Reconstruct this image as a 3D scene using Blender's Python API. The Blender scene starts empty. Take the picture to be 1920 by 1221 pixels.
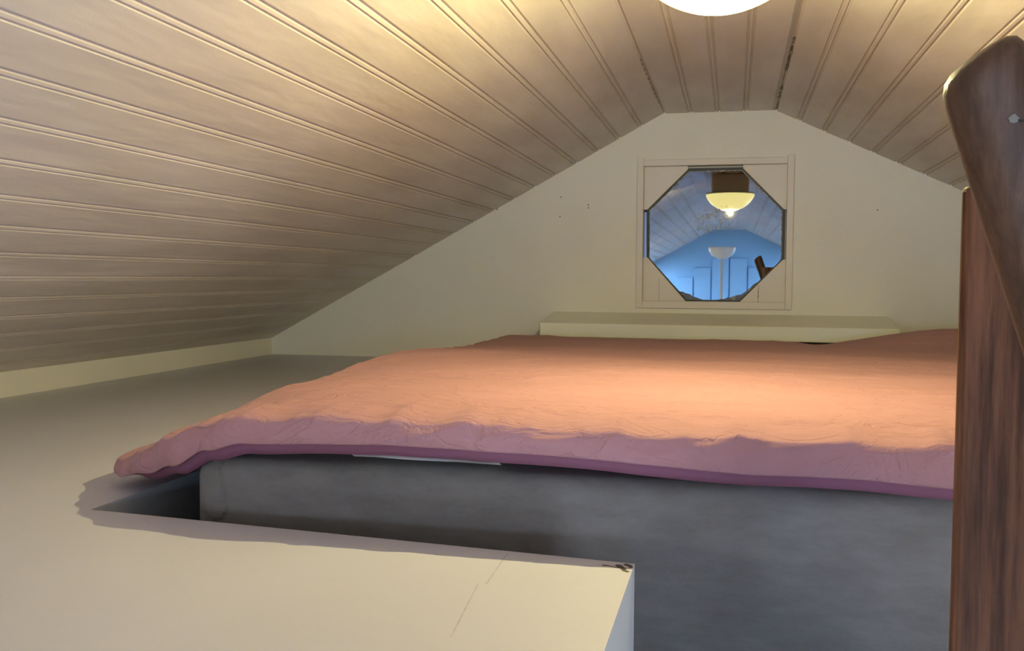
import bpy, bmesh, math, random
from mathutils import Vector, Matrix, noise
random.seed(7)
S = bpy.context.scene
C = S.collection

# ------------------------------------------------------------------ camera
F_PX, CX, CY = 1800.0, 960.0, 610.5
ROLL = math.radians(1.0)
def cam_basis():
    y = Vector((1376 - CX, -(523 - CY), -F_PX)).normalized()
    up = Vector((math.sin(ROLL), math.cos(ROLL), 0))
    z = (up - y * up.dot(y)).normalized()
    x = y.cross(z)
    return Matrix((x, y, z))            # rows: world axes seen in camera space
cd = bpy.data.cameras.new('camera'); cam = bpy.data.objects.new('camera', cd); C.objects.link(cam)
cam.matrix_world = cam_basis().to_4x4()  # columns are the camera axes in world space
cd.sensor_width = 36; cd.lens = F_PX / 1920 * 36; cd.clip_start = .01
S.camera = cam

# ------------------------------------------------------------------ world, daylight, exposure
W = bpy.data.worlds.new('world'); S.world = W; W.use_nodes = True
W.node_tree.nodes['Background'].inputs[0].default_value = (.20, .28, .50, 1)
W.node_tree.nodes['Background'].inputs[1].default_value = 1.0
S.view_settings.view_transform = 'Standard'; S.view_settings.look = 'None'
S.view_settings.gamma = 1; S.view_settings.use_curve_mapping = False
S.view_settings.exposure = 0.0
LAMP_K = 3.0
BULB_W = 26.0
def daylight(name, loc, rot, sx, sy, power, col):
    l = bpy.data.lights.new(name, 'AREA'); l.shape = 'RECTANGLE'; l.size = sx; l.size_y = sy
    l.energy = power; l.color = col
    o = bpy.data.objects.new(name, l); C.objects.link(o); o.location = loc; o.rotation_euler = rot
    return o
# daylight entering the side window of the room behind the camera
daylight('daylight_right', (1.82, -1.35, -.95), (0, math.pi/2, 0), 1.0, 1.3, 72, (.66, .78, 1.0))
SKYLIGHT_K = 85.0

# ------------------------------------------------------------------ dimensions
XL, XR = -1.736, 1.61          # side walls
CLX, CRX = -.25, .126          # ceiling creases
ZT = .572                      # flat ceiling
SLL, SLR = .545, .471          # slopes
YF, YB = 3.40, -4.70           # far gable, near gable
ZLEDGE = -.301
ZLOFT = -.52
ZFLOOR = -2.0
def zc(x):
    if x < CLX: return ZT - SLL * (CLX - x)
    if x > CRX: return ZT - SLR * (x - CRX)
    return ZT

# ------------------------------------------------------------------ helpers
def tag(o, label=None, cat=None, group=None, kind=None):
    if label: o['label'] = label
    if cat: o['category'] = cat
    if group: o['group'] = group
    if kind: o['kind'] = kind
    return o
def empty(name, loc, label, cat):
    o = bpy.data.objects.new(name, None); C.objects.link(o); o.location = loc; o.empty_display_size = .05
    return tag(o, label, cat)
def mesh_obj(name, verts, faces, mats, parent=None, smooth=False, bevel=0, seg=2, mi=None):
    me = bpy.data.meshes.new(name); me.from_pydata([tuple(v) for v in verts], [], faces); me.update()
    bm = bmesh.new(); bm.from_mesh(me)
    bmesh.ops.recalc_face_normals(bm, faces=bm.faces)
    bm.to_mesh(me); bm.free()
    return finish(name, me, mats, parent, smooth, bevel, seg, mi)
def finish(name, me, mats, parent=None, smooth=False, bevel=0, seg=2, mi=None):
    if not isinstance(mats, (list, tuple)): mats = [mats]
    for m in mats: me.materials.append(m)
    if mi:
        for p in me.polygons: p.material_index = mi(p)
    if smooth:
        for p in me.polygons: p.use_smooth = True
    o = bpy.data.objects.new(name, me); C.objects.link(o)
    if parent is not None:
        o.parent = parent
        o.matrix_parent_inverse = Matrix.Translation(-Vector(parent.location))
    if bevel:
        b = o.modifiers.new('bevel', 'BEVEL'); b.width = bevel; b.segments = seg; b.limit_method = 'ANGLE'
    return o
def bm_obj(name, bm, mats, parent=None, smooth=False, bevel=0, seg=2, mi=None):
    bmesh.ops.recalc_face_normals(bm, faces=bm.faces)
    me = bpy.data.meshes.new(name); bm.to_mesh(me); bm.free()
    return finish(name, me, mats, parent, smooth, bevel, seg, mi)
def add_box(bm, x0, x1, y0, y1, z0, z1):
    v = [bm.verts.new(p) for p in ((x0,y0,z0),(x1,y0,z0),(x1,y1,z0),(x0,y1,z0),(x0,y0,z1),(x1,y0,z1),(x1,y1,z1),(x0,y1,z1))]
    for f in ((0,1,2,3),(4,5,6,7),(0,1,5,4),(1,2,6,5),(2,3,7,6),(3,0,4,7)): bm.faces.new([v[i] for i in f])
def box(name, x0, x1, y0, y1, z0, z1, mats, parent=None, bevel=0, seg=2, mi=None):
    bm = bmesh.new(); add_box(bm, x0, x1, y0, y1, z0, z1)
    return bm_obj(name, bm, mats, parent, False, bevel, seg, mi)
def prism(name, pts, y0, y1, mats, parent=None, holes=(), bevel=0):
    """outline in xz (with holes) extruded along y"""
    bm = bmesh.new()
    for loop in [pts] + list(holes):
        vs = [bm.verts.new((p[0], y0, p[1])) for p in loop]
        for i in range(len(vs)): bm.edges.new((vs[i], vs[(i+1) % len(vs)]))
    bmesh.ops.triangle_fill(bm, use_beauty=True, use_dissolve=False, edges=bm.edges[:])
    r = bmesh.ops.extrude_face_region(bm, geom=bm.faces[:])
    bmesh.ops.translate(bm, vec=(0, y1 - y0, 0), verts=[g for g in r['geom'] if isinstance(g, bmesh.types.BMVert)])
    return bm_obj(name, bm, mats, parent, False, bevel)
def lathe(name, prof, centre, mats, parent=None, n=64, smooth=True):
    """prof: list of (r, z); closes at r=0"""
    verts, faces = [], []
    for r, z in prof:
        for k in range(n):
            a = 2*math.pi*k/n
            verts.append((centre[0] + r*math.cos(a), centre[1] + r*math.sin(a), centre[2] + z))
    for j in range(len(prof)-1):
        for k in range(n):
            k2 = (k+1) % n
            faces.append((j*n+k, j*n+k2, (j+1)*n+k2, (j+1)*n+k))
    me = bpy.data.meshes.new(name); me.from_pydata(verts, [], faces)
    bm = bmesh.new(); bm.from_mesh(me); bmesh.ops.remove_doubles(bm, verts=bm.verts, dist=1e-6)
    bmesh.ops.recalc_face_normals(bm, faces=bm.faces); bm.to_mesh(me); bm.free()
    return finish(name, me, mats, parent, smooth)

# ------------------------------------------------------------------ material helpers
class NT:
    def __init__(s, name, base=(.8,.8,.8), rough=.5, metal=0, spec=.5):
        s.m = bpy.data.materials.new(name); s.m.use_nodes = True; s.t = s.m.node_tree
        s.b = s.t.nodes['Principled BSDF']
        s.b.inputs['Base Color'].default_value = (*base, 1); s.b.inputs['Roughness'].default_value = rough
        s.b.inputs['Metallic'].default_value = metal; s.b.inputs['Specular IOR Level'].default_value = spec
        s.tc = s.t.nodes.new('ShaderNodeTexCoord').outputs['Object']
    def n(s, ty, **k):
        nd = s.t.nodes.new(ty)
        for a, v in k.items(): setattr(nd, a, v)
        return nd
    def link(s, a, b): s.t.links.new(a, b)
    def put(s, sock, v):
        if hasattr(v, 'is_output'): s.link(v, sock)
        else: sock.default_value = v
    def math(s, op, a, b=0.0, c=0.0, clamp=False):
        nd = s.n('ShaderNodeMath', operation=op); nd.use_clamp = clamp
        s.put(nd.inputs[0], a); s.put(nd.inputs[1], b); s.put(nd.inputs[2], c); return nd.outputs[0]
    def vec(s, op, a, b=(0,0,0)):
        nd = s.n('ShaderNodeVectorMath', operation=op); s.put(nd.inputs[0], a); s.put(nd.inputs[1], b); return nd
    def map(s, scale=(1,1,1), rot=(0,0,0), src=None):
        nd = s.n('ShaderNodeMapping'); s.link(src or s.tc, nd.inputs[0])
        nd.inputs['Scale'].default_value = scale; nd.inputs['Rotation'].default_value = rot; return nd.outputs[0]
    def noise(s, scale, detail=4, rough=.5, vec=None, dist=0):
        nd = s.n('ShaderNodeTexNoise'); s.link(vec or s.tc, nd.inputs['Vector'])
        nd.inputs['Scale'].default_value = scale; nd.inputs['Detail'].default_value = detail
        nd.inputs['Roughness'].default_value = rough; nd.inputs['Distortion'].default_value = dist
        return nd.outputs[0]
    def ramp(s, v, a, b, lo=0.0, hi=1.0):
        nd = s.n('ShaderNodeMapRange'); nd.interpolation_type = 'SMOOTHSTEP'
        s.put(nd.inputs[0], v); nd.inputs[1].default_value = a; nd.inputs[2].default_value = b
        nd.inputs[3].default_value = lo; nd.inputs[4].default_value = hi; return nd.outputs[0]
    def mix(s, f, a, b):
        nd = s.n('ShaderNodeMix', data_type='RGBA'); s.put(nd.inputs[0], f)
        for q, v in ((6, a), (7, b)):
            if hasattr(v, 'is_output'): s.link(v, nd.inputs[q])
            else: nd.inputs[q].default_value = (*v, 1)
        return nd.outputs[2]
    def base(s, v): s.link(v, s.b.inputs['Base Color'])
    def rough(s, v): s.link(v, s.b.inputs['Roughness'])
    def bump(s, layers):
        """layers: (height socket, distance in metres)"""
        prev = None
        for h, d in layers:
            nd = s.n('ShaderNodeBump'); nd.inputs['Distance'].default_value = d; nd.inputs['Strength'].default_value = 1
            s.link(h, nd.inputs['Height'])
            if prev: s.link(prev, nd.inputs['Normal'])
            prev = nd.outputs[0]
        s.link(prev, s.b.inputs['Normal'])
    def seg(s, a, b, w, wob=0.0, nscale=60):
        """1 within w of the segment a-b, edges broken up by noise"""
        a = Vector(a); b = Vector(b); d = b - a
        pa = s.vec('SUBTRACT', s.tc, tuple(a)).outputs[0]
        if d.length > 1e-6:
            t = s.math('DIVIDE', s.vec('DOT_PRODUCT', pa, tuple(d)).outputs[1], d.length_squared)
            t = s.math('MINIMUM', s.math('MAXIMUM', t, 0.0), 1.0)
            sc = s.n('ShaderNodeVectorMath', operation='SCALE'); sc.inputs[0].default_value = tuple(d); s.link(t, sc.inputs['Scale'])
            pa = s.vec('SUBTRACT', pa, sc.outputs[0]).outputs[0]
        dist = s.vec('LENGTH', pa).outputs[1]
        if wob:
            nz = s.math('SUBTRACT', s.noise(nscale, 5, .6), .5)
            dist = s.math('ADD', dist, s.math('MULTIPLY', nz, wob))
        return s.ramp(dist, w*1.25, w*.75)
    def union(s, ms):
        r = ms[0]
        for m in ms[1:]: r = s.math('MAXIMUM', r, m)
        return r

def m_paint(name, base, rough=.45, orange=.0004, var=.06, marks=None):
    t = NT(name, base, rough)
    dark = tuple(c*(1-var) for c in base)
    t_c = t.mix(t.ramp(t.noise(2.5, 4), .35, .65), dark, base)
    if marks: t_c = marks(t, t_c)
    t.base(t_c)
    t.bump([(t.noise(9, 3, .5), orange*4), (t.noise(160, 4, .6), orange)])
    return t.m
P = (.82, .80, .70)      # warm white paint
def gable_marks(t, c):
    pts = [(-.842,.247),(-.607,.288),(-.610,.219),(-.508,.259),(-.508,.249),(.462,.232),(.2,.412),(-.325,.393)]
    ms = [t.seg((x, YF, z), (x, YF, z), .0022, .002, 300) for x, z in pts[:6]]
    return t.mix(t.union(ms), c, (.03,.025,.02))
M_gable = m_paint('gable_paint', (.75,.735,.64), .5, .0005, .05, gable_marks)
M_white = m_paint('white_paint', P, .45, .0003)
M_bluelit = m_paint('blue_daylit_wall', (.26,.52,.88), .5, .0003)  # white boards behind the camera, blue daylight put into their colour
def ceiling_marks(t, c):
    # dark cracked filler along the creases and bare spots by the lamp
    a = t.seg((CRX+.004, 2.40, ZT), (CRX+.003, 3.4, ZT), .0035, .026, 34)
    b = t.seg((CLX+.002, 2.55, ZT), (CLX+.002, 3.2, ZT), .0016, .014, 40)
    d = t.seg((CRX+.035, 1.65, ZT-.014), (CRX+.03, 1.95, ZT-.012), .02, .05, 22)
    c = t.mix(t.math('MULTIPLY', d, .45), c, (.74,.66,.52))
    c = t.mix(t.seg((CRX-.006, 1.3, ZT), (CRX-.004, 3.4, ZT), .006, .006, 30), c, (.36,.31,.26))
    return t.mix(t.union([a, b]), c, (.09,.06,.045))
def mk_ceiling():
    t = NT('ceiling_paint', (.66,.59,.54), .40)
    st = t.map((3, .7, 3))
    c = t.mix(t.ramp(t.noise(3.2, 4, .55, st), .35, .68), (.56,.50,.46), (.64,.575,.535))
    t.base(ceiling_marks(t, c))
    t.rough(t.ramp(t.noise(4, 4, .6, st), .3, .7, .30, .46))
    t.bump([(t.noise(4.5, 3, .5, st), .006), (t.noise(220, 3, .6), .00025)])
    return t.m
M_ceil = mk_ceiling()
def ledge_marks(t, c):
    z = ZLEDGE
    crack = t.seg((-.236, 1.008, z), (-.232, .90, z), .0009, .0035, 55)
    crack2 = t.seg((-.240, .90, z), (-.226, .76, z), .0007, .004, 70)
    chip = t.union([t.seg((-.104, .999, z), (-.100, .990, z), .003, .010, 150), t.seg((-.112, .992, z), (-.103, .975, z), .0035, .012, 120), t.seg((-.128, .990, z), (-.112, .985, z), .0016, .007, 160)])
    edge = t.seg((-.80, 1.068, z), (-.097, 1.004, z), .0012, .004, 90)
    c = t.mix(t.math('MULTIPLY', t.math('MAXIMUM', crack, crack2), .45), c, (.30,.27,.22))
    c = t.mix(t.math('MULTIPLY', edge, .7), c, (.16,.13,.10))
    return t.mix(chip, c, (.06,.05,.03))
M_ledge = m_paint('ledge_paint', (.575,.58,.66), .42, .0005, .05, ledge_marks)
def panel_marks(t, c):
    x = -.097
    ms = [t.seg((x, .935, -.405), (x, .905, -.413), .0008, 0), t.seg((x, .905, -.413), (x, .925, -.419), .0008, 0),
          t.seg((x, .985, -.340), (x, .985, -.357), .0022, .003, 200), t.seg((x, .987, -.365), (x, .987, -.372), .0015, .003, 200),
          t.seg((x, .955, -.361), (x, .957, -.364), .0016, 0)]
    scr = t.ramp(t.noise(60, 3, .6, t.map((1,1,.12), (0,.4,.3))), .62, .70)
    c = t.mix(t.math('MULTIPLY', scr, .3), c, (.66,.70,.72))
    c = t.mix(t.union(ms), c, (.8,.8,.8))
    return t.mix(t.seg((x, 1.004, -.30), (x, 1.002, -2), .003, 0), c, (.66,.70,.72))
M_panel = m_paint('grey_blue_paint', (.66,.72,.76), .45, .0004, .08, panel_marks)
def mk_duvet():
    t = NT('duvet_cotton', (.60,.31,.32), .88, spec=.2)
    t.base(t.mix(t.noise(5, 4), (.37,.192,.205), (.41,.216,.227)))
    t.b.inputs['Sheen Weight'].default_value = .06
    wv = t.noise(420, 2, .6, t.map((1,.12,1)))
    wv2 = t.noise(420, 2, .6, t.map((.12,1,.3)))
    cre = t.math('ABSOLUTE', t.math('SUBTRACT', t.noise(16, 5, .55, t.map((.8,1.5,1)), .8), .5))
    cre = t.ramp(cre, 0, .06)
    t.bump([(cre, .0009), (t.noise(30, 5, .6), .0016), (wv, .0005), (wv2, .0005)])
    return t.m
M_duvet = mk_duvet()
def mk_grey():
    t = NT('grey_fabric', (.14,.14,.14), .92, spec=.2)
    f = t.noise(14, 6, .7, t.map((1,1,3)))
    t.base(t.mix(t.ramp(f, .3, .7), (.172,.160,.144), (.218,.205,.188)))
    t.b.inputs['Sheen Weight'].default_value = .15
    wr = t.math('MULTIPLY', t.seg((-.665, 1.12, -.25), (-.655, 1.12, -.30), .018, .02, 60), t.noise(55, 4, .6, t.map((1,1,.4), (0,.5,0))))
    t.bump([(t.noise(5, 3), .01), (t.noise(45, 5, .65), .0015), (t.noise(500, 2), .0004), (wr, .006)])
    return t.m
M_grey = mk_grey()
M_sheet = m_paint('white_sheet_cotton', (.72,.72,.70), .9)
def mk_wood(name, c1, c2, rough, axis, spec=.5):
    t = NT(name, c1, rough, spec=spec)
    sc = (1, 1, .06)
    st = t.map(sc, axis)
    g = t.noise(70, 6, .65, st, .3)
    g2 = t.noise(240, 3, .6, st)
    t.base(t.mix(t.ramp(t.math('ADD', t.math('MULTIPLY', g, .75), t.math('MULTIPLY', g2, .25)), .36, .66), c1, c2))
    t.bump([(g, .0012), (t.noise(300, 3), .0003)])
    return t.m
M_post = mk_wood('stained_wood', (.048,.018,.008), (.175,.074,.036), .6, (0,0,0), .22)
M_log = mk_wood('dark_log_wood', (.050,.025,.014), (.100,.053,.032), .5, (0,.3,0), .3)
M_floorw = mk_wood('floor_wood', (.20,.12,.07), (.32,.20,.12), .5, (math.pi/2,0,0))
M_black = NT('black_seal', (.012,.012,.013), .5).m
M_dark = NT('dark_hole', (.01,.008,.006), .8).m
M_scuff = NT('grey_scuff', (.15,.14,.12), .8).m
M_metal = NT('brushed_metal', (.55,.55,.55), .35, 1).m
M_opal = NT('opal_glass_unlit', (.75,.78,.8), .3).m
def mk_dome():
    t = NT('lit_opal_glass', (.9,.9,.85), .3)
    t.b.inputs['Emission Color'].default_value = (1, .88, .33, 1)
    t.b.inputs['Emission Strength'].default_value = LAMP_K
    return t.m
M_dome = mk_dome()
def mk_pane():
    t = NT('reflective_pane', (.24,.245,.24), .015, 1)
    # blotchy, worn coating
    f = t.ramp(t.noise(70, 6, .7), .50, .60)
    area = t.seg((-.105, 3.4415, .195), (-.045, 3.4415, .215), .036, .03, 30)
    mask = t.math('MULTIPLY', f, area)
    df = t.n('ShaderNodeBsdfDiffuse'); df.inputs[0].default_value = (.36, .35, .27, 1)
    mx = t.n('ShaderNodeMixShader'); t.link(t.math('MULTIPLY', mask, .75), mx.inputs[0])
    t.link(t.b.outputs[0], mx.inputs[1]); t.link(df.outputs[0], mx.inputs[2])
    t.link(mx.outputs[0], t.t.nodes['Material Output'].inputs['Surface'])
    return t.m
M_pane = mk_pane()
def mk_backing():
    t = NT('worn_backing', (.05,.06,.07), .35)
    t.base(t.mix(t.ramp(t.noise(60, 5, .6), .5, .6), (.035,.045,.06), (.22,.21,.18)))
    return t.m
M_backing = mk_backing()

# ------------------------------------------------------------------ ceiling: panelled boards, one continuous lining
def ceiling_profile():
    pts = []
    def run(p0, p1, joints):
        p0 = Vector(p0); p1 = Vector(p1); d = (p1-p0).normalized(); L = (p1-p0).length
        nrm = Vector((-d.y, d.x))            # away from the room (up) for a left-to-right run
        if nrm.y < 0: nrm = -nrm
        pts.append(p0)
        for j in joints:
            for off, dep in ((-.0105,0),(-.0085,.0036),(-.0060,.0036),(-.0040,-.0003),(.0010,.0006),(.0030,.0048),(.0060,.0042),(.0085,0)):
                s = j + off
                if 0 < s < L: pts.append(p0 + d*s + nrm*dep)
        return
    a = (XL, zc(XL)); b = (CLX, ZT); c = (CRX, ZT); e = (XR, zc(XR))
    LL = (Vector(b)-Vector(a)).length; pl = .0757*math.sqrt(1+SLL**2)
    run(a, b, sorted(LL - k*pl for k in range(1, 20) if LL - k*pl > .02))
    run(b, c, [.001, .096, .1875, .280])
    pr = .0795*math.sqrt(1+SLR**2)
    run(c, e, [.0] + [k*pr for k in range(1, 19)])
    pts.append(Vector(e))
    return pts
cp = ceiling_profile()
up = [(XR+.12, zc(XR)+.0), (XR+.12, zc(XR)+.10), (CRX, ZT+.12), (CLX, ZT+.12), (XL-.12, zc(XL)+.10), (XL-.12, zc(XL))]
loop = [(p.x, p.y) for p in cp] + up
tag(prism('ceiling', loop, YB-.1, YF+.1, M_ceil), kind='structure')

# ------------------------------------------------------------------ walls and floors
WX0, WX1, WZ0, WZ1 = -.314, .172, -.080, .392      # far window opening
far = [(XL-.1, ZFLOOR), (XR+.1, ZFLOOR), (XR+.1, zc(XR)+.03), (XR, zc(XR)+.01), (CRX, ZT+.01), (CLX, ZT+.01), (XL, zc(XL)+.01), (XL-.1, zc(XL)+.03)]
tag(prism('wall_far', far, YF, YF+.10, M_gable, holes=[[(WX0,WZ0),(WX1,WZ0),(WX1,WZ1),(WX0,WZ1)]]), kind='structure')
def side_wall(name, xi, xo, hole, mat):
    z1 = zc(xi) + .012
    bm = bmesh.new()
    y0, y1, z0, zz = hole
    add_box(bm, xi, xo, YB-.1, y0, ZFLOOR, z1); add_box(bm, xi, xo, y1, YF+.1, ZFLOOR, z1)
    add_box(bm, xi, xo, y0, y1, ZFLOOR, z0); add_box(bm, xi, xo, y0, y1, zz, z1)
    tag(bm_obj(name, bm, mat), kind='structure')
bm = bmesh.new(); add_box(bm, XL-.1, XL, YB-.1, YF+.1, ZFLOOR, zc(XL)+.012)
tag(bm_obj('wall_left', bm, M_white), kind='structure')
side_wall('wall_right', XR, XR+.1, (-2.1, -.6, -1.5, -.35), M_white)
# wall behind the camera: plain gable above, upright boards with open joints below
bm = bmesh.new()
gp = [(XL, .18), (XL, zc(XL)+.0)]
x = -1.70; bw = .207
k = 0
edges = []
while x < XR:
    x2 = min(x + bw - .017, XR)
    xm = (x + x2) / 2
    ztop = zc(x) - .33 if x < 0 else zc(x2) - .33
    add_box(bm, x, x2, YB, YB+.02, ZFLOOR, max(ztop, -.9))
    x += bw
add_box(bm, XL-.1, XR+.1, YB-.1, YB-.004, ZFLOOR, -.05)
tag(bm_obj('wall_near', bm, M_bluelit, bevel=.002), kind='structure')
up_g = [(XL, -1.0), (XR, -1.0), (XR, zc(XR)+.01), (CRX, ZT+.01), (CLX, ZT+.01), (XL, zc(XL)+.01)]
tag(prism('trim_1', up_g, YB-.1, YB-.003, M_bluelit), kind='structure')
box_f = box('floor', XL-.1, XR+.1, YB-.1, YF+.1, ZFLOOR-.1, ZFLOOR, M_floorw); tag(box_f, kind='structure')
tag(box('floor', -.797, XR, 1.072, YF, ZLOFT-.12, ZLOFT, M_floorw), kind='structure')
# side windows behind the camera (frames only, daylight comes through)
def side_window(name, xc, hole, depth):
    y0, y1, z0, z1 = hole
    bm = bmesh.new(); w = .045
    a, b = sorted((xc, xc+depth))
    add_box(bm, a, b, y0, y0+w, z0, z1); add_box(bm, a, b, y1-w, y1, z0, z1)
    add_box(bm, a, b, y0+w, y1-w, z0, z0+w); add_box(bm, a, b, y0+w, y1-w, z1-w, z1)
    add_box(bm, a, b, (y0+y1)/2-.02, (y0+y1)/2+.02, z0+w, z1-w)
    return tag(bm_obj(name, bm, M_white, bevel=.004), kind='structure')
side_window('window_2', XR+.03, (-2.1, -.6, -1.5, -.35), .04)
# two added, unseen roof windows; their glowing panes brighten the back wall
def mk_skyfill():
    t = NT('skylight_fill_glow', (.2,.3,.5), .2)
    t.b.inputs['Emission Color'].default_value = (.60, .78, 1, 1); t.b.inputs['Emission Strength'].default_value = SKYLIGHT_K
    return t.m
M_skyfill = mk_skyfill()
def fill_roof_window(name, xa, xb, y0, y1):
    r = empty(name, ((xa+xb)/2, (y0+y1)/2, zc((xa+xb)/2)), None, None); tag(r, kind='structure')
    def q(x, y, d): return (x, y, zc(x) - d)
    def plate(nm, xa, xb, y0, y1, d0, d1, m):
        v = [q(xa,y0,d0),q(xb,y0,d0),q(xb,y1,d0),q(xa,y1,d0),q(xa,y0,d1),q(xb,y0,d1),q(xb,y1,d1),q(xa,y1,d1)]
        return mesh_obj(nm, v, [(0,1,2,3),(4,5,6,7),(0,1,5,4),(1,2,6,5),(2,3,7,6),(3,0,4,7)], m, r)
    w = .04
    for a in ((xa-w,xa,y0-w,y1+w),(xb,xb+w,y0-w,y1+w),(xa,xb,y0-w,y0),(xa,xb,y1,y1+w)): plate('window_frame', *a, -.002, .03, M_white)
    plate('fill_glow_pane', xa, xb, y0, y1, -.001, .008, M_skyfill)
fill_roof_window('fill_skylight_l', -1.62, -1.12, -4.55, -3.75)
fill_roof_window('fill_skylight_r', 1.0, 1.5, -4.55, -3.75)
# unseen globe added behind the camera to brighten gable and bed front
def mk_glow():
    t = NT('fill_globe_glow', (.9,.9,.85), .6)
    t.b.inputs['Emission Color'].default_value = (1, .87, .66, 1); t.b.inputs['Emission Strength'].default_value = 17
    return t.m
wl = empty('added_fill_globe', (-1.15, -2.2, zc(-1.15)), 'added unseen fill globe at the left wall of the room behind the camera', 'lamp')
lathe('globe', [(.24*math.sin(k/20*math.pi), -.24*math.cos(k/20*math.pi)) for k in range(21)], (-1.15, -2.2, -.21), mk_glow(), wl, 40)
lathe('cord', [(0,.235),(.004,.235),(.004,zc(-1.15)+.205),(0,zc(-1.15)+.205)], (-1.15, -2.2, -.21), M_white, wl, 8)

# ------------------------------------------------------------------ far window
win = empty('window_1', ((WX0+WX1)/2, YF, WZ0), None, None)
del_keys = [k for k in ('label', 'category') if k in win]
tag(win, kind='structure')
def casing():
    bm = bmesh.new(); t = .011; w = .021
    add_box(bm, WX0-w, WX0+.001, YF-t, YF+.002, WZ0-.024, WZ1+w+.006)
    add_box(bm, WX1-.001, WX1+w, YF-t, YF+.002, WZ0-.024, WZ1+w+.008)
    add_box(bm, WX0+.001, WX1-.001, YF-t+.001, YF+.002, WZ1-.001, WZ1+w)
    add_box(bm, WX0+.001, WX1-.001, YF-t+.001, YF+.002, WZ0-.024, WZ0+.001)
    return bm
M_frame = m_paint('window_frame_paint', (.70,.66,.60), .45, .0005)
bm_obj('window_frame', casing(), M_frame, win, bevel=.0015)
OCT = [(-.162,.381),(.024,.381),(.163,.238),(.163,.067),(.021,-.078),(-.163,-.078),(-.299,.074),(-.301,.242)]
YP = YF + .020
box('back_board', -.2945, WX1+.02, YF+.052, YF+.056, WZ0-.01, WZ1+.01, M_frame, win)
box('back_board', WX0-.01, -.2945, YF+.052, YF+.056, .235, WZ1+.01, M_black, win)
corners = [[(WX0,WZ1),(WX0,.242),(-.301,.242),(-.162,.381),(-.162,WZ1)],
           [(WX1,WZ1),(.024,WZ1),(.024,.381),(.163,.238),(WX1,.238)],
           [(WX1,WZ0),(WX1,.067),(.163,.067),(.021,WZ0)],
           [(WX0,WZ0),(-.163,WZ0),(-.299,.074),(WX0,.074)]]
def cmarks(t, c):
    ms = [t.seg((.083, YP, -.08), (.083, YP, -.022), .0012, .004, 120), t.seg((-.257, YP, -.08), (-.257, YP, .0), .0005, .0008, 100)]
    return t.mix(t.union(ms), c, (.08,.06,.05))
M_corner = m_paint('corner_panel_paint', (.71,.67,.61), .45, .0005, .05, cmarks)
for cpn in corners:
    prism('corner_panel', cpn, YP, YP+.012, M_corner, win, bevel=.001)
cx0, cz0 = -.069, .152
def scl(p, s): return (cx0 + (p[0]-cx0)*s, cz0 + (p[1]-cz0)*s)
prism('window_seal', [scl(p, 1.02) for p in OCT], YP+.0125, YP+.022, M_black, win, holes=[[scl(p, .984) for p in OCT]])
prism('worn_backing', [scl(p, 1.01) for p in OCT], YP+.0235, YP+.030, M_backing, win)
rag = [(-.158,.372),(.020,.374),(.155,.236),(.157,.070)]
low = [(.130,.030),(.100,.004),(.075,-.014),(.052,-.034),(.034,-.048),(.005,-.058),(-.03,-.070),(-.065,-.074),(-.105,-.074),(-.135,-.064),(-.155,-.054),(-.185,-.046),(-.21,-.026),(-.232,-.004),(-.250,.018),(-.266,.032),(-.282,.056),(-.293,.078),(-.294,.240)]
full = [rag[-1]]
for p in low[:-1]:
    q = full[-1]
    for s in (.33, .66):
        full.append((q[0]+(p[0]-q[0])*s + random.uniform(-.003,.003), q[1]+(p[1]-q[1])*s + random.uniform(-.003,.003)))
    full.append(p)
pane_pts = rag[:-1] + full + [low[-1]]
prism('window_pane', pane_pts, YP+.0215, YP+.0232, M_pane, win)

# ------------------------------------------------------------------ boxed ledge: low platform beside and in front of the bed
led = empty('boxed_ledge', (-1.0, .9, ZLEDGE-.3), 'cream painted boxed ledge along the low left wall and in front of the mattress', 'ledge')
def slab(name, pts, z0, z1, mats, parent, mi=None, bevel=0):
    n = len(pts)
    v = [(p[0], p[1], z0) for p in pts] + [(p[0], p[1], z1) for p in pts]
    f = [tuple(range(n)), tuple(range(n, 2*n))] + [(i, (i+1) % n, n+(i+1) % n, n+i) for i in range(n)]
    return mesh_obj(name, v, f, mats, parent, bevel=bevel, mi=mi)
side_face = lambda p: 0 if abs(p.normal.z) > .5 else 1
slab('side_platform', [(XL+.0015,.30),(-.80,.30),(-.80,YF-.0015),(XL+.0015,YF-.0015)], ZFLOOR+.0012, ZLEDGE, [M_ledge, M_panel], led, side_face)
slab('front_platform', [(-.80,.30),(-.097,.30),(-.097,1.004),(-.80,1.068)], ZFLOOR+.0012, ZLEDGE, [M_ledge, M_panel], led, side_face)

# ------------------------------------------------------------------ mattress
def rounded_mattress():
    x0, x1, y0, y1, z0, z1 = -.688, .93, 1.118, 3.10, ZLOFT+.002, -.238
    bm = bmesh.new(); add_box(bm, x0, x1, y0, y1, z0, z1)
    bmesh.ops.bevel(bm, geom=[e for e in bm.edges if abs((e.verts[0].co-e.verts[1].co).z) > .1], offset=.03, segments=5, profile=.5, affect='EDGES')
    top = [e for e in bm.edges if all(v.co.z > z1-.001 for v in e.verts) and len(e.link_faces) == 2 and any(abs(f.normal.z) < .5 for f in e.link_faces)]
    bmesh.ops.bevel(bm, geom=top, offset=.022, segments=5, profile=.5, affect='EDGES')
    return bm
mt = bm_obj('mattress', rounded_mattress(), M_grey, smooth=True)
tag(mt, 'thick mattress in a dark grey fabric cover, lying under the pink duvet', 'mattress')

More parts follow.
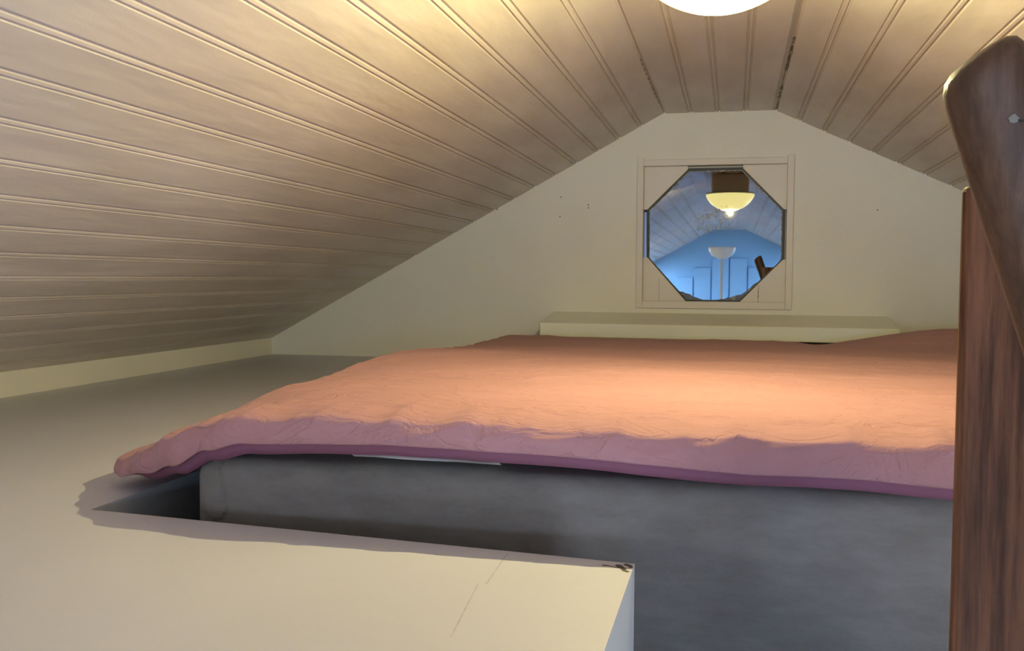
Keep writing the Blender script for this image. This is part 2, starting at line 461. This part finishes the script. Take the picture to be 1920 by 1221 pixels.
# ------------------------------------------------------------------ duvet
def lerp_tab(tab, x):
    if x <= tab[0][0]: return tab[0][1]
    for (a, va), (b, vb) in zip(tab, tab[1:]):
        if x <= b:
            t = (x-a)/(b-a); t = t*t*(3-2*t); return va + (vb-va)*t
    return tab[-1][1]
def sst(a, b, x):
    t = max(0, min(1, (x-a)/(b-a))); return t*t*(3-2*t)
ZB_TAB = [(-.86,-.283),(-.78,-.277),(-.72,-.258),(-.66,-.232),(-.60,-.2185),(-.50,-.212),(-.41,-.2105),(-.22,-.2135),(.017,-.2235),(.10,-.2225),(.224,-.2275),(.45,-.2290),(1.0,-.2300)]
YF_TAB = [(-.88,1.20),(-.84,1.17),(-.78,1.13),(-.70,1.09),(-.62,1.068),(-.5,1.06),(1.0,1.055)]
ZC_TAB = [(-.86,-.256),(-.80,-.233),(-.74,-.208),(-.68,-.186),(-.60,-.172),(-.5,-.166),(-.35,-.166),(-.1,-.168),(.1,-.168),(.23,-.168),(1,-.168)]
XLT = [(1.05,-.855),(1.3,-.858),(1.6,-.868),(1.95,-.905),(2.05,-.90),(2.12,-.83),(2.4,-.84),(3.0,-.85)]
X1 = .98; YEND = 3.02
def under(x, y):      # what the duvet lies on
    return lerp_tab([(-.86,-.2985),(-.795,-.296),(-.74,-.262),(-.69,-.2355),(-.64,-.2355)], x)
def wrk(x, y, s=1.0):
    n = 0
    p = Vector((x*2.2, y*4.5, 0))
    n += .006*noise.noise(p + Vector((3,1,0)))
    r = 1 - abs(noise.noise(Vector((x*3.1 + 1.3*noise.noise(Vector((x*3,y*3,5))), y*9 , 2))))*2.2
    n += .0022*max(0, r)**3
    q = Vector((x*11 + 2*noise.noise(Vector((x*4, y*4, 9))), y*13, 7))
    r = 1 - abs(noise.noise(q))*2.6
    n += .0012*max(0, r)**2
    n += .0006*noise.noise(Vector((x*34, y*38, 3)))
    return n*s
def front_wrk(x, y):
    # short creases gathered along the rolled front edge
    w = math.exp(-((y-1.13)/.07)**2)
    r = 1 - abs(noise.noise(Vector((x*20 + y*14, y*26, 11))))*2.4
    r2 = 1 - abs(noise.noise(Vector((x*9 - y*7, y*16, 21))))*2.4
    return w*(.0030*max(0, r)**2 + .0045*max(0, r2)**3)
def top_z(x, y, xl):
    d = x - xl
    w = .11 + .10*sst(1.9, 1.5, y) - .12*sst(1.32, 1.15, y)
    th = .070*math.sqrt(max(0, 1 - (1-min(d/w, 1))**2))*(1 - .24*sst(2.0, 1.25, y)*sst(-.55,-.75,x))
    z = under(x, y) + th
    z = min(z, -.1655 + .0)
    # sag towards the head end, then the pillow mound at the right
    if x > -.76:
        z += -.028*sst(1.6, 2.9, y)*sst(-.84,-.72,x)*.8
    z += .052*math.exp(-((y-2.90)/.16)**2)*sst(.22, .62, x)
    z += .004*math.exp(-((y-2.85)/.22)**2 - ((x+.40)/.30)**2)
    z -= .008*math.exp(-((y-2.95)/.2)**2 - ((x-.24)/.07)**2)
    z += .010*math.exp(-((y-1.95)/.22)**2)*sst(-.9,-.7,x)*sst(-.3,-.6,x)
    z += wrk(x, y, min(1, d/.1))
    z += front_wrk(x, y)*min(1, d/.15)
    # single deep crease, right side
    a = Vector((.34, 1.42)); b = Vector((.405, 1.30)); pq = Vector((x, y)) - a; ab = b-a
    t = max(0, min(1, pq.dot(ab)/ab.dot(ab))); dd = (pq - ab*t).length
    z -= .0035*math.exp(-(dd/.004)**2)
    # long shallow fold across the middle
    z -= .004*math.exp(-((y-1.52-.1*(x-.1))/.015)**2)*sst(-.05,.06,x)*sst(.34,.22,x)
    # back edge rolls down
    if x < -.79: z = max(z, -.2990 + .0005)
    e = YEND - y
    if e < .06: z -= .04*(1 - math.sqrt(max(0, 1-(1-e/.06)**2)))
    return max(z, under(x, y) + .010*sst(1.35, 1.2, y) + .003)
def build_duvet():
    NX, NT_ = 380, 250
    cols = []
    for i in range(NX+1):
        u = i/NX
        u = u**1.15
        col = []
        xs0 = -.875 + (X1+.875)*u
        yf = lerp_tab(YF_TAB, xs0) + .004*noise.noise(Vector((xs0*5, 0, 0)))
        zb = lerp_tab(ZB_TAB, xs0) + .0012*noise.noise(Vector((xs0*14, 4, 0)))
        zc_ = lerp_tab(ZC_TAB, xs0)
        seam = zb + .0125*sst(-.86,-.78,xs0) + .0015*noise.noise(Vector((xs0*7, 8, 0)))
        yc = yf + .075
        for j in range(NT_+1):
            v = j/NT_
            y = YEND + (yc - YEND)*(v**.8)
            xl = lerp_tab(XLT, y)
            x = xl + (X1 - xl)*u
            z = top_z(x, y, xl)
            # blend into the crest height
            b = sst(yc+.20, yc, y)
            z = z*(1-b) + (zc_ + .0 + front_wrk(x, y)*min(1, (x-xl)/.15))*b
            col.append((x, y, z))
        x = col[-1][0]; z0 = col[-1][2]
        # rolled front: crest -> flat face -> seam
        face_top = z0 - .010
        nR = 10
        for k in range(1, nR+1):
            a = k/nR*math.pi/2
            col.append((x, yc - (yc-yf-.004)*math.sin(a), face_top + (z0-face_top)*math.cos(a)))
        nF = 14
        for k in range(1, nF+1):
            t = k/nF
            q_ = .25 + .75*sst(-.62,-.40,xs0)
            bulge = .004*math.sin(math.pi*t) + .0035*q_*noise.noise(Vector((x*16, t*1.2, 31)))*math.sin(math.pi*min(1, t*1.2+.1)) 
            bulge += .003*q_*max(0, 1-abs(noise.noise(Vector((x*13+t*1.5, t*.8, 41))))*3)*(1-t)
            col.append((x, yf + .004*(1-t) - bulge, face_top + (seam - face_top)*t))
        # seam: small step in, then the underside band tucked back
        col.append((x, yf + .0012, seam - .0006))
        col.append((x, yf + .009, seam - .0004))
        col.append((x, yf + .0100, seam - .0010))
        zb -= .0045*sst(-.80,-.66,xs0)
        col.append((x, yf + .0145, (seam+zb)/2 + .0003))
        col.append((x, yf + .0215, zb + .0006))
        col.append((x, yf + .0260, zb))
        col.append((x, max(yf + .034, 1.109), max(zb, under(x, 0) + .002)))
        for k in range(1, 9):
            t = k/8
            y = yf + .026 + (YEND - yf - .032)*t**1.5
            tgt = under(x, y) + .0015
            s = min(1, t**1.5*12)
            z = zb*(1-s) + tgt*s
            z = max(z, tgt)
            col.append((x, y, z + .0005))
        cols.append(col)
    global COLN
    COLN = m = len(cols[0])
    verts = [p for c in cols for p in c]
    faces = []
    for i in range(NX):
        for j in range(m):
            j2 = (j+1) % m
            faces.append((i*m+j, i*m+j2, (i+1)*m+j2, (i+1)*m+j))
    faces.append(tuple(range(m))); faces.append(tuple(range(NX*m, NX*m+m)))
    return verts, faces
v, f = build_duvet()
def mk_shaded_band():  # same duvet cotton, darkened to paint the shade below the seam
    t = NT('duvet_shaded_cotton', (.24,.10,.15), .9, spec=.2)
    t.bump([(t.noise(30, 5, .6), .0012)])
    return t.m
du = mesh_obj('duvet', v, f, [M_duvet, mk_shaded_band()], smooth=True)
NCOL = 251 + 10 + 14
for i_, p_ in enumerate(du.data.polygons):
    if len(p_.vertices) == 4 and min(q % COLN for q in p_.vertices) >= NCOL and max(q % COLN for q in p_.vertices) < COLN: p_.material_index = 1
tag(du, 'pink cotton duvet spread over the grey mattress, its corner drooping onto the cream ledge', 'duvet')

def sheet_grid():
    nx = 60; verts, faces = [], []
    for i in range(nx+1):
        x = -.46 + .19*i/nx
        sn = math.sin(math.pi*(i/nx)**.8)
        zb = lerp_tab(ZB_TAB, x)
        for y, z in ((1.45,-.2371),(1.33,-.2371),(1.165,-.2305),(1.12,zb-.0140),(1.1035,zb-.0068),(1.0995,zb-.0070-.0042*sn)):
            verts.append((x, y, z))
    m = 6
    for i in range(nx):
        for j in range(m-1): faces.append((i*m+j, i*m+j+1, (i+1)*m+j+1, (i+1)*m+j))
    return verts, faces
v, f = sheet_grid()
sh = mesh_obj('bed_sheet', v, f, M_sheet, smooth=True)
tag(sh, 'white sheet edge peeking out between pink duvet and grey mattress', 'sheet')

# ------------------------------------------------------------------ shelf box under the window
M_shelf = m_paint('shelf_gloss_paint', (.74,.75,.60), .22, .0002)
sv = [(-.630,YF,-.121),(.500,YF,-.122),(.497,3.115,-.1505),(-.624,3.115,-.1485),
      (-.630,YF,-.168),(.500,YF,-.169),(.497,3.115,-.1970),(-.624,3.115,-.1950)]
sf = [(0,1,2,3),(4,5,6,7),(0,1,5,4),(1,2,6,5),(2,3,7,6),(3,0,4,7)]
shelf = empty('wall_shelf', (-.065, 3.3, -.19), 'long low cream glossy shelf against the gable wall, under the octagonal window', 'shelf')
mesh_obj('shelf_board', sv, sf, M_shelf, shelf, bevel=.0025)
for bx in (-.56, .42):
    mesh_obj('bracket', [(bx,YF,-.169),(bx+.03,YF,-.169),(bx,3.2,-.188),(bx+.03,3.2,-.188),(bx,YF,-.30),(bx+.03,YF,-.30)],
             [(0,1,3,2),(0,2,4),(1,3,5),(2,3,5,4),(0,1,5,4)], M_shelf, shelf)

# ------------------------------------------------------------------ ceiling lamp
LX, LY, LZ = -.028, 1.40, .375
lamp = empty('ceiling_lamp', (LX, LY, ZT), 'round opal glass ceiling lamp glowing warm yellow under the flat part of the boarded ceiling', 'lamp')
R_, H_ = .132, .086
prof = [(0, 0)] + [(R_*math.sin(a)/math.sin(1.25), H_*(1-math.cos(a))/(1-math.cos(1.25))) for a in [k/20*1.25 for k in range(1, 21)]]
prof += [(R_-.004, H_+.004), (R_-.012, H_+.004)]
lathe('lamp_shade', prof, (LX, LY, LZ), M_dome, lamp)
lathe('shade_rim', [(0, H_+.005), (R_+.002, H_+.005), (R_+.004, H_+.008), (R_+.002, H_+.012), (0, H_+.012)], (LX, LY, LZ), M_metal, lamp)
box('mounting_base', LX-.10, LX+.10, LY-.10, LY+.10, LZ+H_+.0125, ZT+.001, M_white, lamp, bevel=.01, seg=3)

bl = bpy.data.lights.new('ceiling_lamp_light', 'POINT'); bl.energy = BULB_W; bl.color = (1, .86, .40); bl.shadow_soft_size = 0.0
blo = bpy.data.objects.new('ceiling_lamp_light', bl); C.objects.link(blo); blo.location = (LX, LY, LZ-.010)

# ------------------------------------------------------------------ ladder post and tilted log rail on the right
post = empty('wooden_post', (.22, .84, -.6), 'upright reddish brown wooden post at the right edge, standing behind the slanting dark log', 'post')
bm = bmesh.new(); add_box(bm, 0, .105, 0, .07, ZLOFT-.4, .072)
bmesh.ops.bevel(bm, geom=[e for e in bm.edges if abs((e.verts[0].co-e.verts[1].co).z) > .1], offset=.010, segments=4, profile=.5, affect='EDGES')
bmesh.ops.bevel(bm, geom=[e for e in bm.edges if all(v.co.z > .069 for v in e.verts) and len(e.link_faces) == 2 and any(abs(q.normal.z) < .5 for q in e.link_faces)], offset=.005, segments=3, profile=.5, affect='EDGES')
bmesh.ops.transform(bm, matrix=Matrix.Translation((.1672, .790, 0)) @ Matrix.Rotation(-math.radians(13.5), 4, 'Z'), verts=bm.verts)
bm_obj('post_body', bm, M_post, post, smooth=False)
B = cam_basis()
def px2w(px, py, depth_y):
    w = B @ Vector((px-CX, -(py-CY), -F_PX)); return w*(depth_y/w.y)
def build_log():
    top = px2w(1846, 142, .640); bot = px2w(2010, 660, .66)
    ax = (bot - top).normalized(); r = .0262
    side = ax.cross(Vector((0,1,0))).normalized(); fr = ax.cross(side).normalized()
    L = 1.1
    secs = [(-.014,.0),(-.0138,.35),(-.0125,.68),(-.0095,.86),(-.0045,.96),(.003,.995)] + [(.02*k, 1.0) for k in range(1, int(L/.02))]
    n = 40; verts = []; faces = []
    for s, k in secs:
        for a in range(n):
            t = 2*math.pi*a/n
            rr = r*k*(1 + .022*noise.noise(Vector((math.cos(t)*1.1, math.sin(t)*1.1, s*5))) + .008*noise.noise(Vector((math.cos(t)*3, math.sin(t)*3, s*18))))
            # end cut slightly askew
            sk = -.30*rr*math.cos(t)*max(0, 1 - max(0, s)/.08)
            p = top + ax*(s + sk) + side*(rr*math.cos(t)) + fr*(rr*math.sin(t))
            verts.append(p)
    m = len(secs)
    for j in range(m-1):
        for a in range(n):
            b = (a+1) % n
            faces.append((j*n+a, j*n+b, (j+1)*n+b, (j+1)*n+a))
    faces.append(tuple(range((m-1)*n, m*n)))
    faces.append(tuple(range(n)))
    return verts, faces, top, ax, side, fr, r
v, f, top, ax, side, fr, r = build_log()
log = empty('log_rail', tuple(top), 'slanting round dark brown log rail with rounded end, leaning in front of the upright post', 'rail')
mesh_obj('log_body', v, f, M_log, log, smooth=True)
# pale scuff with a screw slot on the log
d = px2w(1903, 226, .60).normalized()
o_ = Vector((0,0,0)); w_ = d*((top.length) - .0)
def hit(px, py, off=0.0):
    d = px2w(px, py, 1.0).normalized()
    # ray / cylinder intersection
    a0 = d - ax*d.dot(ax); c0 = -top - ax*(-top).dot(ax)
    A = a0.dot(a0); Bq = 2*a0.dot(c0); Cq = c0.dot(c0) - (r*1.006+off)**2
    disc = Bq*Bq - 4*A*Cq
    t = (-Bq - math.sqrt(max(0, disc)))/(2*A)
    return d*t
def patch(name, outline, thick, mat, parent, cen):
    c = hit(*cen, thick); v = [c] + [hit(x, y, thick) for x, y in outline] 
    n = len(outline)
    base = [hit(x, y, -.001) for x, y in outline]
    v += base
    f = [(0, 1+i, 1+(i+1) % n) for i in range(n)] + [(1+i, 1+(i+1) % n, 1+n+(i+1) % n, 1+n+i) for i in range(n)]
    return mesh_obj(name, v, f, mat, parent)
patch('pale_scuff', [(1890,222),(1896,216),(1903,213),(1908,218),(1912,222),(1908,229),(1900,231),(1893,229)], .0006, M_scuff, log, (1901,223))
patch('screw_slot', [(1908,224),(1914,223),(1919,225),(1919,229),(1912,229)], .0010, M_dark, log, (1914,226))

# ------------------------------------------------------------------ floor lamp in the room behind (seen mirrored in the pane)
fl = empty('floor_lamp', (-.12, -2.9, ZFLOOR), 'unlit pale bowl floor lamp on a thin pole, seen mirrored in the octagonal pane', 'lamp')
lathe('lamp_base', [(0,0),(.15,0),(.15,.02),(.02,.035),(0,.035)], (-.12,-2.9,ZFLOOR), M_opal, fl, 32)
lathe('pole', [(0,.03),(.014,.03),(.014,2.2),(0,2.2)], (-.12,-2.9,ZFLOOR), M_opal, fl, 16)
lathe('bowl', [(0,2.195)] + [(.135*math.sin(a), 2.195+.12*(1-math.cos(a))) for a in [k/12*math.pi/2 for k in range(1,13)]] + [(.128,2.315),(.12,2.30),(0,2.21)], (-.12,-2.9,ZFLOOR), M_opal, fl, 40)
